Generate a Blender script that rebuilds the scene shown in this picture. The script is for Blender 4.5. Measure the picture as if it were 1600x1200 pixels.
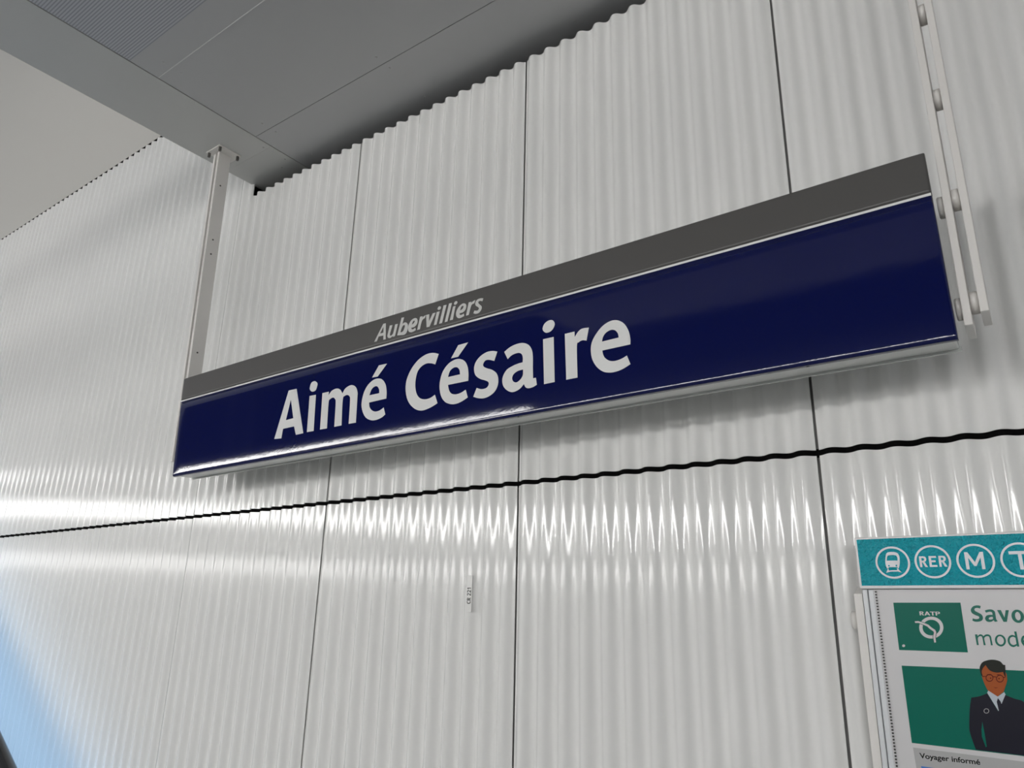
import bpy, bmesh, math, random
from mathutils import Matrix, Vector

random.seed(7)
SC = bpy.context.scene
COL = SC.collection
for o in list(bpy.data.objects):
    bpy.data.objects.remove(o)

# ------------------------------------------------------------------ camera
def cam_axes(pan, pitch, roll):
    f = Vector((-math.sin(pan), math.cos(pan), 0)); r = Vector((math.cos(pan), math.sin(pan), 0)); u = Vector((0, 0, 1))
    f, u = math.cos(pitch)*f + math.sin(pitch)*u, -math.sin(pitch)*f + math.cos(pitch)*u
    r, u = math.cos(roll)*r + math.sin(roll)*u, -math.sin(roll)*r + math.cos(roll)*u
    return r, u, f
cd = bpy.data.cameras.new('camera'); cam = bpy.data.objects.new('camera', cd); COL.objects.link(cam)
cd.sensor_width = 36.0; cd.lens = 1158.2/1600*36; cd.clip_start = .02
r_, u_, f_ = cam_axes(.63572, .30529, .02293)
M = Matrix((( r_.x, u_.x, -f_.x, 2.4989), (r_.y, u_.y, -f_.y, -2.0815), (r_.z, u_.z, -f_.z, -.4446), (0, 0, 0, 1)))
cam.matrix_world = M
SC.camera = cam

# ------------------------------------------------------------------ world, exposure
W = bpy.data.worlds.new('World'); SC.world = W; W.use_nodes = True
bg = W.node_tree.nodes['Background']; bg.inputs[0].default_value = (.93, .97, 1.0, 1); bg.inputs[1].default_value = .30
SC.view_settings.view_transform = 'Standard'; SC.view_settings.look = 'None'
SC.view_settings.exposure = -0.04; SC.view_settings.gamma = 1.0; SC.view_settings.use_curve_mapping = False
LAMP_MAIN = 20.0     # emission of the lamps over the tracks
LAMP_FAR = 26.0      # emission of the lamps over the far platform

LAMP_LOW = 11.0        # emission of the light strips low on the far wall

# ------------------------------------------------------------------ materials
def mat(name, col, rough=.5, spec=.5, metal=0.0, bump=None, coat=0.0, var=None):
    m = bpy.data.materials.new(name); m.use_nodes = True
    nt = m.node_tree; b = nt.nodes['Principled BSDF']
    b.inputs['Base Color'].default_value = (*col, 1); b.inputs['Roughness'].default_value = rough
    b.inputs['Specular IOR Level'].default_value = spec; b.inputs['Metallic'].default_value = metal
    b.inputs['Coat Weight'].default_value = coat; b.inputs['Coat Roughness'].default_value = .04
    tc = nt.nodes.new('ShaderNodeTexCoord')
    if bump:                                    # list of (scale, strength, distance)
        prev = None
        for sc, st, di in bump:
            n = nt.nodes.new('ShaderNodeTexNoise'); n.inputs['Scale'].default_value = sc; n.inputs['Detail'].default_value = 2
            nt.links.new(tc.outputs['Object'], n.inputs['Vector'])
            k = nt.nodes.new('ShaderNodeBump'); k.inputs['Strength'].default_value = st; k.inputs['Distance'].default_value = di
            nt.links.new(n.outputs['Fac'], k.inputs['Height'])
            if prev: nt.links.new(prev.outputs['Normal'], k.inputs['Normal'])
            prev = k
        nt.links.new(prev.outputs['Normal'], b.inputs['Normal'])
        if coat: nt.links.new(prev.outputs['Normal'], b.inputs['Coat Normal'])
    if var:                                     # (scale, second colour)
        n = nt.nodes.new('ShaderNodeTexNoise'); n.inputs['Scale'].default_value = var[0]; n.inputs['Detail'].default_value = 3
        nt.links.new(tc.outputs['Object'], n.inputs['Vector'])
        x = nt.nodes.new('ShaderNodeMix'); x.data_type = 'RGBA'
        x.inputs[6].default_value = (*col, 1); x.inputs[7].default_value = (*var[1], 1)
        nt.links.new(n.outputs['Fac'], x.inputs[0]); nt.links.new(x.outputs[2], b.inputs['Base Color'])
    return m
def emit(name, col, strength):
    m = bpy.data.materials.new(name); m.use_nodes = True; nt = m.node_tree
    nt.nodes.remove(nt.nodes['Principled BSDF'])
    e = nt.nodes.new('ShaderNodeEmission'); e.inputs[0].default_value = (*col, 1); e.inputs[1].default_value = strength
    nt.links.new(e.outputs[0], nt.nodes['Material Output'].inputs[0]); return m
def slotted(name, col, dark, pitch):
    m = mat(name, col, .45); nt = m.node_tree; b = nt.nodes['Principled BSDF']
    g = nt.nodes.new('ShaderNodeNewGeometry'); s = nt.nodes.new('ShaderNodeSeparateXYZ'); nt.links.new(g.outputs['Position'], s.inputs[0])
    a = nt.nodes.new('ShaderNodeMath'); a.operation = 'MULTIPLY'; a.inputs[1].default_value = 1/pitch; nt.links.new(s.outputs['Y'], a.inputs[0])
    f = nt.nodes.new('ShaderNodeMath'); f.operation = 'FRACT'; nt.links.new(a.outputs[0], f.inputs[0])
    l = nt.nodes.new('ShaderNodeMath'); l.operation = 'LESS_THAN'; l.inputs[1].default_value = .42; nt.links.new(f.outputs[0], l.inputs[0])
    x = nt.nodes.new('ShaderNodeMix'); x.data_type = 'RGBA'; x.inputs[6].default_value = (*col, 1); x.inputs[7].default_value = (*dark, 1)
    nt.links.new(l.outputs[0], x.inputs[0]); nt.links.new(x.outputs[2], b.inputs['Base Color']); return m
MT = {}
MT['wall'] = mat('white_enamel_sheet', (.80, .80, .785), .07, .5, bump=[(3.0, .04, .004)])
MT['sheet'] = mat('warm_white_sheet', (.56, .545, .51), .35)
MT['void'] = mat('black_cavity', (.004, .004, .004), .9, .1)
MT['gasket'] = mat('black_rubber', (.003, .003, .003), .8, .05)
MT['backing'] = mat('dark_grey_backing', (.36, .36, .35), .7, .2)
MT['ceil'] = mat('grey_ceiling_paint', (.50, .505, .505), .42, .4, var=(1.2, (.47, .475, .48)))
MT['band'] = mat('grey_ceiling_band_paint', (.55, .555, .54), .42, .4)
MT['slot'] = slotted('slotted_ceiling_panel', (.50, .51, .54), (.31, .32, .35), .011)
MT['joint'] = mat('ceiling_joint', (.12, .12, .12), .8)
MT['rivet'] = mat('ceiling_rivet', (.5, .5, .49), .35, .5, .3)
MT['blue'] = mat('blue_enamel', (.0020, .0050, .062), .06, .5, bump=[(2.2, .12, .004), (40, .12, .0008), (130, .14, .0004)])
MT['grey'] = mat('grey_enamel', (.085, .082, .079), .30, .4)
MT['white'] = mat('white_enamel_print', (.80, .80, .79), .12, .5)
MT['subtitle'] = mat('pale_grey_print', (.62, .62, .60), .3)
MT['housing'] = mat('pale_grey_housing', (.62, .64, .62), .22, .5)
MT['bar'] = mat('white_painted_steel', (.74, .72, .69), .38, .4, bump=[(90, .05, .001)])
MT['screw'] = mat('dark_screw', (.10, .095, .09), .5, .5, .5)
MT['floor'] = mat('grey_floor_tile', (.36, .36, .36), .25, var=(6, (.30, .30, .30)))
MT['track'] = mat('dark_ballast', (.10, .098, .095), .9, bump=[(40, .6, .03)])
MT['farwall'] = mat('far_wall_white', (.62, .62, .61), .3)
MT['hall'] = mat('dark_upper_wall', (.10, .10, .10), .8)
MT['lamp_body'] = mat('lamp_housing', (.5, .5, .5), .4, .5, .4)
MT['lamp_main'] = emit('lamp_diffuser_bright', (1.0, .985, .96), LAMP_MAIN)
MT['lamp_far'] = emit('lamp_diffuser_far', (1.0, .985, .97), LAMP_FAR)
MT['lamp_low'] = emit('light_strip_low', (1.0, .985, .97), LAMP_LOW)
MT['plastic'] = mat('white_plastic_frame', (.70, .70, .69), .25)
MT['alu'] = mat('white_aluminium_frame', (.66, .68, .70), .28)
MT['teal'] = mat('teal_film', (.014, .46, .56), .07, .6, bump=[(230, 1.0, .012), (60, .6, .008)])
MT['icon'] = mat('icon_white_film', (.66, .72, .75), .12, .6, bump=[(190, .45, .003)])
MT['paper'] = mat('white_paper', (.60, .595, .60), .30, .4)
MT['green'] = mat('print_green', (.005, .14, .10), .22, .10)
MT['green_text'] = mat('print_green_text', (.016, .15, .11), .25, .15)
MT['info'] = mat('print_light_grey', (.42, .42, .42), .25, .15)
MT['sky_blue'] = mat('print_blue', (.07, .20, .55), .25, .15)
MT['navy'] = mat('print_navy', (.012, .012, .022), .25, .15)
MT['skin'] = mat('print_orange_brown', (.36, .085, .018), .25, .15)
MT['hair'] = mat('print_dark_hair', (.014, .016, .012), .25, .15)
MT['shirt'] = mat('print_pale_blue', (.50, .55, .60), .25, .15)
MT['brown'] = mat('print_dark_brown', (.10, .012, .006), .25, .15)
MT['ink'] = mat('print_black', (.012, .012, .012), .25, .15)
MT['bead_dark'] = mat('bead_dark', (.03, .028, .026), .4)
MT['tag'] = mat('tag_white', (.72, .72, .70), .25)
MT['steel'] = mat('brushed_steel', (.45, .45, .46), .35, .5, .9)
MT['case'] = mat('black_plastic_case', (.012, .012, .013), .25)
MT['screen'] = emit('blue_lit_glass', (.46, .70, 1.0), 1.6)

# ------------------------------------------------------------------ builders
def link(name, me, m=None, parent=None):
    o = bpy.data.objects.new(name, me); COL.objects.link(o)
    if m is not None and me is not None:
        me.materials.clear(); me.materials.append(MT[m])
    if parent: o.parent = parent
    return o
def tag(o, label=None, cat=None, group=None, kind=None):
    if label: o['label'] = label
    if cat: o['category'] = cat
    if group: o['group'] = group
    if kind: o['kind'] = kind
    return o
def empty(name, loc=(0, 0, 0)):
    o = bpy.data.objects.new(name, None); COL.objects.link(o); o.location = loc; o.empty_display_size = .1; return o
def mesh_of(bm, smooth=False):
    me = bpy.data.meshes.new('m'); bmesh.ops.recalc_face_normals(bm, faces=bm.faces); bm.to_mesh(me); bm.free()
    if smooth:
        for f in me.polygons: f.use_smooth = True
    return me
def box(name, lo, hi, m, parent=None, bev=0.0, seg=2):
    bm = bmesh.new(); bmesh.ops.create_cube(bm, size=1)
    c = [(a+b)/2 for a, b in zip(lo, hi)]; s = [b-a for a, b in zip(lo, hi)]
    for v in bm.verts: v.co = Vector((c[0]+v.co.x*s[0], c[1]+v.co.y*s[1], c[2]+v.co.z*s[2]))
    if bev: bmesh.ops.bevel(bm, geom=list(bm.edges), offset=bev, segments=seg, affect='EDGES', profile=.5)
    return link(name, mesh_of(bm), m, parent)
def cyl(name, a, b, rad, m, parent=None, n=20, bev=0.0):
    a, b = Vector(a), Vector(b); d = b-a
    bm = bmesh.new(); bmesh.ops.create_cone(bm, cap_ends=True, segments=n, radius1=rad, radius2=rad, depth=d.length)
    if bev:
        es = [e for e in bm.edges if any(len(f.verts) > 4 for f in e.link_faces)]
        bmesh.ops.bevel(bm, geom=es, offset=bev, segments=2, affect='EDGES')
    q = Vector((0, 0, 1)).rotation_difference(d.normalized()).to_matrix().to_4x4()
    bmesh.ops.transform(bm, matrix=Matrix.Translation((a+b)/2) @ q, verts=bm.verts)
    me = mesh_of(bm)
    for f in me.polygons: f.use_smooth = len(f.vertices) <= 4
    return link(name, me, m, parent)
def prism(name, pts, axis, lo, hi, m, parent=None):
    """extrude a 2D outline along an axis ('x' -> outline is (y,z), 'y' -> outline is (x,z))"""
    bm = bmesh.new(); a = []; b = []
    for p, q in pts:
        if axis == 'x': a.append(bm.verts.new((lo, p, q))); b.append(bm.verts.new((hi, p, q)))
        else: a.append(bm.verts.new((p, lo, q))); b.append(bm.verts.new((p, hi, q)))
    bm.faces.new(a); bm.faces.new(b[::-1]); n = len(pts)
    for i in range(n): bm.faces.new((a[i], b[i], b[(i+1) % n], a[(i+1) % n]))
    return link(name, mesh_of(bm), m, parent)
def smooth_path(pts, n=5):
    """closed outline: third value 1 marks a corner, the runs between corners are rounded"""
    N = len(pts); out = []
    for i in range(N):
        p0, p1, p2, p3 = pts[i-1], pts[i], pts[(i+1) % N], pts[(i+2) % N]
        if p1[2] and p2[2]:
            out.append(p1[:2]); continue
        a = p1 if p1[2] else p0
        d = p2 if p2[2] else p3
        for k in range(n):
            t = k/n
            m1 = ((p2[0]-a[0])/2, (p2[1]-a[1])/2) if not p1[2] else (p2[0]-p1[0], p2[1]-p1[1])
            m2 = ((d[0]-p1[0])/2, (d[1]-p1[1])/2) if not p2[2] else (p2[0]-p1[0], p2[1]-p1[1])
            h00 = 2*t**3-3*t*t+1; h10 = t**3-2*t*t+t; h01 = -2*t**3+3*t*t; h11 = t**3-t*t
            out.append(tuple(h00*p1[j]+h10*m1[j]+h01*p2[j]+h11*m2[j] for j in (0, 1)))
    return out
def curve_mesh(cu):
    t = bpy.data.objects.new('t', cu); COL.objects.link(t)
    dg = bpy.context.evaluated_depsgraph_get(); dg.update()
    me = bpy.data.meshes.new_from_object(t.evaluated_get(dg))
    bpy.data.objects.remove(t); bpy.data.curves.remove(cu); return me
def flat(name, outlines, m, parent, plane, lift, thick=.00025):
    """a print: closed outlines in millimetres, even-odd filled, on plane 'sign' (u,v,w) or 'wall' (x,z at y=lift)"""
    cu = bpy.data.curves.new('c', 'CURVE'); cu.dimensions = '2D'; cu.fill_mode = 'BOTH'; cu.extrude = thick
    for o in outlines:
        q = smooth_path(o) if len(o[0]) == 3 else o
        s = cu.splines.new('POLY'); s.points.add(len(q)-1); s.use_cyclic_u = True
        for k, (a, b) in enumerate(q): s.points[k].co = (a/1000, b/1000, 0, 1)
    me = curve_mesh(cu); place(me, plane, lift); return link(name, me, m, parent)
def place(me, plane, lift):
    for v in me.vertices:
        x, y, z = v.co
        v.co = (x, y, z+lift) if plane == 'sign' else (x, lift-z, y)
def text(name, s, size, at, m, parent, y, width=None, offset=0.0, align='LEFT', rot=0.0, shear=0.0):
    cu = bpy.data.curves.new('t', 'FONT'); cu.body = s; cu.size = size; cu.extrude = .0002; cu.offset = offset; cu.align_x = align; cu.shear = shear
    me = curve_mesh(cu)
    if width:
        xs = [v.co.x for v in me.vertices]; k = width/(max(xs)-min(xs))
        for v in me.vertices: v.co.x *= k
    c, s_ = math.cos(rot), math.sin(rot)
    for v in me.vertices: v.co = (at[0]+v.co.x*c-v.co.y*s_, at[1]+v.co.x*s_+v.co.y*c, v.co.z)
    place(me, 'wall', y); return link(name, me, m, parent)
def ell(cx, cy, rx, ry=None, n=40):
    ry = ry or rx
    return [(cx+rx*math.cos(2*math.pi*i/n), cy+ry*math.sin(2*math.pi*i/n)) for i in range(n)]

# ------------------------------------------------------------------ lettering and print outlines (millimetres; third value 1 = corner)
GL = {"big":[["A",[[[733.8,80.7,1],[800.8,271.5,1],[851.0,270.4,1],[912.7,80.9,1],[868.5,79.8,1],[853.5,116.1,1],[785.0,115.8,1],[778.9,77.5,1]],[[798.4,149.2,1],[819.9,230.7,1],[844.5,150.4,1]]]],
["i",[[[934.8,226.8,1],[972.0,225.5,1],[974.0,81.3,1],[934.4,82.2,1]],[[932.4,262.4,0],[940.1,279.7,0],[959.8,282.8,0],[975.7,271.9,0],[975.6,258.9,0],[967.7,244.0,0],[948.9,242.0,0],
[935.0,251.2,0]]]],["m",[[[1010.9,81.9,1],[1010.4,225.6,1],[1047.3,225.2,1],[1046.8,211.0,1],[1064.5,226.1,0],[1091.3,230.4,0],[1112.2,222.2,0],[1125.7,204.9,1],[1140.9,222.6,0],[1171.0,229.9,0],
[1195.7,219.5,0],[1208.1,197.3,0],[1209.2,172.7,0],[1208.6,81.1,1],[1170.1,82.0,1],[1170.7,169.7,0],[1165.8,187.4,0],[1154.3,194.6,0],[1139.0,193.3,0],[1129.6,179.3,0],[1131.1,81.4,1],[1091.4,81.4,1],
[1091.1,173.0,0],[1086.0,189.5,0],[1074.0,197.7,0],[1056.2,193.6,0],[1049.8,179.5,0],[1050.2,81.2,1]]]],["e",[[[1272.9,146.7,1],[1360.4,147.6,1],[1360.6,171.8,0],[1354.1,199.7,0],[1337.9,220.6,0],
[1316.9,229.7,0],[1290.1,229.0,0],[1261.9,214.2,0],[1242.8,188.5,0],[1233.6,152.0,0],[1239.2,122.5,0],[1257.9,94.3,0],[1285.8,79.3,0],[1312.5,76.1,0],[1340.4,80.8,0],[1358.6,89.8,1],[1349.5,116.1,1],
[1328.6,108.4,0],[1306.4,107.9,0],[1287.4,116.7,0],[1276.1,130.4,0]],[[1272.3,173.9,1],[1323.7,173.5,1],[1321.5,188.9,0],[1310.5,201.3,0],[1296.0,202.2,0],[1282.1,194.0,0]],[[1282.3,239.6,1],
[1314.9,280.0,1],[1356.7,279.0,1],[1311.0,238.1,1]]]],["C",[[[1604.8,265.9,1],[1578.9,274.9,0],[1547.4,275.9,0],[1510.3,262.8,0],[1479.0,236.4,0],[1458.7,202.0,0],[1454.2,167.8,0],[1462.8,131.6,0],
[1481.2,104.3,0],[1508.3,84.5,0],[1536.3,76.9,0],[1565.4,80.0,0],[1588.7,86.2,0],[1604.6,92.0,1],[1592.2,123.3,1],[1571.5,115.4,0],[1547.8,114.5,0],[1525.4,121.5,0],[1509.8,136.9,0],[1501.3,159.8,0],
[1500.1,188.8,0],[1508.3,219.3,0],[1524.6,235.2,0],[1548.6,242.2,0],[1570.9,238.8,0],[1590.2,231.4,1]]]],["e",[[[1649.2,148.0,1],[1737.1,146.9,1],[1737.4,171.5,0],[1733.0,197.1,0],[1720.7,217.5,0],
[1699.8,229.2,0],[1675.3,230.6,0],[1649.1,221.5,0],[1626.5,200.3,0],[1614.8,171.4,0],[1612.7,143.6,0],[1620.0,114.5,0],[1636.5,92.5,0],[1659.6,80.6,0],[1683.9,76.8,0],[1709.4,80.9,0],[1735.6,90.7,1],
[1726.7,118.2,1],[1705.4,110.9,0],[1683.2,109.6,0],[1665.7,115.3,0],[1654.9,128.1,0]],[[1648.5,175.2,1],[1701.8,175.3,1],[1698.8,191.1,0],[1688.2,202.3,0],[1672.4,203.6,0],[1656.8,194.7,0]],
[[1661.1,239.0,1],[1691.8,279.6,1],[1734.5,280.6,1],[1691.9,238.6,1]]]],["s",[[[1856.3,223.6,1],[1835.9,229.7,0],[1811.3,230.0,0],[1784.9,220.2,0],[1766.7,203.1,0],[1761.2,182.2,0],[1767.2,160.6,0],
[1785.6,145.1,0],[1807.0,135.9,0],[1820.1,128.2,0],[1821.7,118.6,0],[1812.1,109.6,0],[1792.5,108.9,0],[1772.6,116.3,1],[1759.0,89.0,1],[1779.6,80.9,0],[1802.5,77.2,0],[1825.1,80.9,0],[1845.9,92.0,0],
[1857.7,109.7,0],[1860.2,130.4,0],[1853.8,150.2,0],[1836.1,165.5,0],[1814.9,174.9,0],[1801.8,182.8,0],[1798.4,191.6,0],[1806.6,202.3,0],[1821.3,202.6,0],[1844.1,194.4,1]]]],["a",[[[1884.2,216.7,1],
[1904.8,227.2,0],[1929.9,232.8,0],[1956.2,231.8,0],[1977.5,221.5,0],[1990.2,203.1,0],[1994.1,178.8,0],[1993.6,145.2,0],[1993.9,109.2,1],[2004.3,109.3,1],[2007.4,86.4,1],[1992.0,81.4,0],
[1975.6,80.7,0],[1965.2,86.0,0],[1959.3,97.3,1],[1947.0,86.6,0],[1931.8,80.1,0],[1913.3,78.8,0],[1894.8,87.7,0],[1880.8,103.1,0],[1876.1,122.3,0],[1880.8,140.0,0],[1895.0,155.9,0],[1917.0,163.6,0],
[1938.6,167.4,0],[1955.5,168.1,1],[1956.3,183.7,0],[1951.2,196.5,0],[1937.4,202.7,0],[1914.1,200.0,0],[1897.7,189.9,1]],[[1956.8,144.9,1],[1935.4,143.1,0],[1919.9,135.5,0],[1914.5,123.4,0],
[1919.7,112.0,0],[1932.0,107.3,0],[1947.3,114.9,0],[1956.0,127.6,0]]]],["i",[[[2033.1,227.6,1],[2071.8,227.1,1],[2072.0,83.9,1],[2033.7,83.6,1]],[[2032.3,264.5,0],[2040.0,277.8,0],[2055.0,284.2,0],
[2069.6,281.6,0],[2076.6,269.5,0],[2071.9,256.2,0],[2060.0,247.1,0],[2045.3,246.4,0],[2035.1,253.9,0]]]],["r",[[[2112.1,228.0,1],[2146.2,228.1,1],[2146.2,210.4,1],[2159.2,225.3,0],[2173.3,231.5,0],
[2195.8,229.8,1],[2186.1,191.0,1],[2172.0,194.8,0],[2159.4,191.1,0],[2152.7,180.0,0],[2151.6,83.4,1],[2112.9,83.4,1]]]],["e",[[[2237.5,149.7,1],[2327.8,149.7,1],[2328.7,167.5,0],[2323.8,192.7,0],
[2311.0,216.2,0],[2291.1,230.6,0],[2267.7,233.5,0],[2240.8,223.5,0],[2218.5,203.5,0],[2204.2,181.7,0],[2199.7,157.9,0],[2203.4,130.0,0],[2217.0,104.3,0],[2237.3,86.0,0],[2260.4,78.6,0],
[2283.5,78.6,0],[2304.0,83.1,0],[2325.1,91.6,1],[2315.5,118.8,1],[2298.0,112.7,0],[2277.4,110.3,0],[2259.5,114.3,0],[2245.6,125.4,0],[2239.6,137.5,0]],[[2237.4,176.7,1],[2292.3,177.7,1],
[2290.4,190.3,0],[2281.9,202.0,0],[2267.7,206.3,0],[2251.7,201.2,0],[2242.0,191.0,0]]]]],"small":[["A",[[[1284.4,377.4,1],[1327.9,438.8,1],[1341.0,437.9,1],[1343.9,374.8,1],[1331.8,375.7,1],
[1331.3,392.4,1],[1306.3,393.7,1],[1297.6,376.7,1]],[[1312.6,403.8,1],[1329.8,427.2,1],[1330.6,403.4,1]]]],["u",[[[1362.4,424.1,1],[1376.1,423.1,1],[1365.5,393.3,0],[1366.0,384.9,0],[1372.8,383.4,0],
[1381.8,391.8,0],[1389.6,422.1,1],[1403.1,421.7,1],[1390.8,376.5,1],[1378.6,376.4,1],[1378.9,381.1,1],[1369.3,374.9,0],[1358.3,376.7,0],[1352.4,383.7,0],[1353.3,392.9,0]]]],["b",[[[1420.9,440.8,1],
[1433.7,439.8,1],[1426.2,414.8,1],[1435.2,418.9,0],[1445.9,416.5,0],[1453.8,406.5,0],[1454.4,392.1,0],[1447.8,377.3,0],[1436.2,372.1,0],[1418.9,374.5,0],[1402.3,377.1,1]],[[1417.8,386.0,1],
[1423.7,384.7,0],[1432.8,388.8,0],[1438.7,401.7,0],[1438.4,408.0,0],[1431.7,409.5,0],[1424.2,401.9,0]]]],["e",[[[1471.4,391.4,1],[1486.2,391.1,0],[1497.5,398.7,0],[1500.9,410.0,0],[1496.6,420.7,0],
[1484.8,424.3,0],[1469.4,419.3,0],[1458.3,405.5,0],[1455.5,391.9,0],[1459.5,379.8,0],[1470.1,374.1,0],[1481.8,374.3,0],[1493.3,377.4,1],[1491.1,386.4,1],[1481.4,383.7,0],[1473.5,384.8,0]],
[[1472.8,402.2,1],[1481.7,405.3,0],[1487.4,412.1,0],[1483.9,415.5,0],[1477.5,412.3,0]]]],["r",[[[1512.7,423.5,1],[1524.7,422.7,1],[1523.1,417.0,1],[1531.1,421.2,0],[1539.9,423.5,1],[1535.2,413.2,1],
[1526.5,410.2,0],[1520.4,401.5,0],[1513.0,376.1,1],[1500.2,376.3,1]]]],["v",[[[1541.2,423.2,1],[1555.9,422.6,1],[1555.3,395.5,1],[1572.7,422.0,1],[1585.9,421.9,1],[1558.5,375.7,1],[1545.4,376.4,1]]]],
["i",[[[1591.3,422.6,1],[1604.9,422.2,1],[1591.5,376.3,1],[1579.1,376.6,1]],[[1594.7,434.2,0],[1599.4,440.6,0],[1607.6,440.0,0],[1610.7,434.3,0],[1606.4,429.0,0],[1598.5,428.9,0]]]],
["l",[[[1622.3,439.8,1],[1635.8,438.9,1],[1616.8,375.9,1],[1603.8,376.5,1]]]],["l",[[[1647.1,440.9,1],[1660.4,440.0,1],[1641.5,376.2,1],[1628.9,376.3,1]]]],["i",[[[1665.6,425.0,1],[1677.0,425.1,1],
[1665.5,377.1,1],[1652.3,377.8,1]],[[1669.7,435.4,0],[1674.8,441.4,0],[1682.0,441.0,0],[1684.9,435.6,0],[1679.8,430.3,0],[1672.6,430.1,0]]]],["e",[[[1694.8,393.2,1],[1710.0,393.8,0],[1720.5,400.0,0],
[1724.9,412.5,0],[1720.8,421.7,0],[1709.5,425.6,0],[1694.3,420.0,0],[1682.7,407.1,0],[1679.8,394.2,0],[1683.2,382.7,0],[1692.7,376.0,0],[1703.3,376.1,0],[1716.1,378.8,1],[1714.4,387.9,1],
[1705.5,385.8,0],[1697.2,387.1,0]],[[1697.0,402.7,1],[1707.5,406.1,0],[1712.5,413.6,0],[1708.5,417.5,0],[1701.5,414.3,0]]]],["r",[[[1735.2,423.5,1],[1746.8,423.0,1],[1745.0,418.2,1],[1753.8,422.8,0],
[1764.1,425.1,1],[1758.5,414.0,1],[1749.3,412.4,0],[1744.3,403.9,0],[1735.9,378.1,1],[1723.8,378.0,1]]]],["s",[[[1797.6,422.5,1],[1785.8,425.5,0],[1772.1,424.1,0],[1764.2,415.4,0],[1765.5,404.6,0],
[1775.8,396.3,0],[1779.3,389.7,0],[1772.5,384.7,0],[1759.9,387.7,1],[1756.1,379.0,1],[1765.8,374.8,0],[1779.4,375.4,0],[1789.5,384.4,0],[1791.0,394.5,0],[1783.7,403.0,0],[1776.8,410.4,0],
[1777.9,415.9,0],[1784.7,416.7,0],[1793.8,412.9,1]]]]],"title":[["S",[[[2332.3,-397.7,1],[2325.7,-396.6,0],[2317.8,-398.9,0],[2312.6,-405.7,0],[2313.4,-412.4,0],[2318.8,-416.8,0],[2324.9,-419.5,0],
[2326.2,-422.2,0],[2324.2,-424.7,0],[2318.6,-425.4,0],[2313.6,-423.8,1],[2312.3,-428.9,1],[2317.8,-431.0,0],[2324.8,-430.5,0],[2330.7,-427.7,0],[2333.0,-422.1,0],[2331.4,-416.0,0],[2325.5,-411.7,0],
[2320.5,-408.4,0],[2319.4,-405.6,0],[2321.3,-402.8,0],[2325.9,-402.0,0],[2330.5,-403.5,1]]]],["a",[[[2338.6,-407.1,1],[2345.4,-405.1,0],[2352.2,-405.2,0],[2356.6,-409.0,0],[2357.0,-416.2,0],
[2357.1,-424.9,0],[2359.2,-429.3,1],[2353.9,-430.5,1],[2351.9,-427.2,1],[2347.6,-430.1,0],[2341.6,-430.7,0],[2337.6,-428.1,0],[2336.8,-423.1,0],[2340.0,-418.1,0],[2345.7,-416.1,0],[2351.8,-416.0,1],
[2351.3,-411.3,0],[2347.6,-409.7,0],[2339.9,-411.8,1]],[[2351.2,-420.1,1],[2347.0,-420.7,0],[2343.7,-423.0,0],[2344.3,-425.7,0],[2348.2,-425.7,0],[2351.4,-424.0,0]]]],["v",[[[2361.4,-406.2,1],
[2368.2,-405.9,1],[2372.7,-421.4,1],[2376.9,-406.0,1],[2382.7,-406.0,1],[2375.7,-430.0,1],[2369.5,-430.2,1]]]],["o",[[[2406.7,-411.3,0],[2408.0,-417.0,0],[2407.0,-422.9,0],[2404.1,-427.9,0],
[2399.8,-431.0,0],[2394.8,-431.6,0],[2390.3,-429.6,0],[2387.0,-425.3,0],[2385.7,-419.6,0],[2386.6,-413.6,0],[2389.6,-408.5,0],[2394.0,-405.4,0],[2399.0,-404.9,0],[2403.5,-407.0,0]],[[2401.9,-416.6,0],
[2401.7,-420.4,0],[2400.6,-423.7,0],[2398.8,-425.9,0],[2396.6,-426.5,0],[2394.6,-425.5,0],[2393.0,-423.0,0],[2392.3,-419.5,0],[2392.5,-415.7,0],[2393.6,-412.4,0],[2395.5,-410.2,0],[2397.6,-409.5,0],
[2399.6,-410.6,0],[2401.2,-413.1,0]]]],["m",[[[2313.0,-457.3,1],[2317.5,-457.1,1],[2317.6,-460.4,1],[2322.0,-457.0,0],[2325.9,-457.4,0],[2328.4,-460.4,1],[2332.9,-457.0,0],[2338.8,-456.8,0],
[2342.1,-460.7,0],[2342.4,-466.7,0],[2342.9,-478.6,1],[2339.5,-478.7,1],[2339.3,-466.8,0],[2338.6,-461.4,0],[2335.4,-460.2,0],[2331.1,-462.2,0],[2329.1,-466.1,0],[2329.9,-478.8,1],[2326.2,-479.0,1],
[2326.0,-467.2,0],[2325.3,-461.8,0],[2323.0,-460.6,0],[2318.7,-462.6,0],[2317.0,-467.5,0],[2317.1,-479.0,1],[2313.4,-479.1,1]]]],["o",[[[2367.5,-462.9,0],[2368.2,-468.0,0],[2366.9,-473.3,0],
[2363.9,-477.5,0],[2359.8,-480.0,0],[2355.4,-480.1,0],[2351.5,-477.9,0],[2349.0,-473.8,0],[2348.3,-468.6,0],[2349.5,-463.3,0],[2352.6,-459.0,0],[2356.7,-456.6,0],[2361.1,-456.5,0],[2365.0,-458.7,0]],
[[2364.3,-465.6,0],[2364.3,-469.4,0],[2363.1,-472.8,0],[2361.0,-475.4,0],[2358.4,-476.5,0],[2355.7,-475.9,0],[2353.5,-473.8,0],[2352.3,-470.6,0],[2352.3,-466.9,0],[2353.4,-463.4,0],[2355.5,-460.8,0],
[2358.2,-459.7,0],[2360.9,-460.3,0],[2363.1,-462.4,0]]]],["d",[[[2385.7,-449.2,1],[2389.8,-449.1,1],[2390.2,-479.4,1],[2386.7,-479.6,1],[2386.4,-477.5,1],[2380.5,-480.6,0],[2375.0,-479.0,0],
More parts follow.
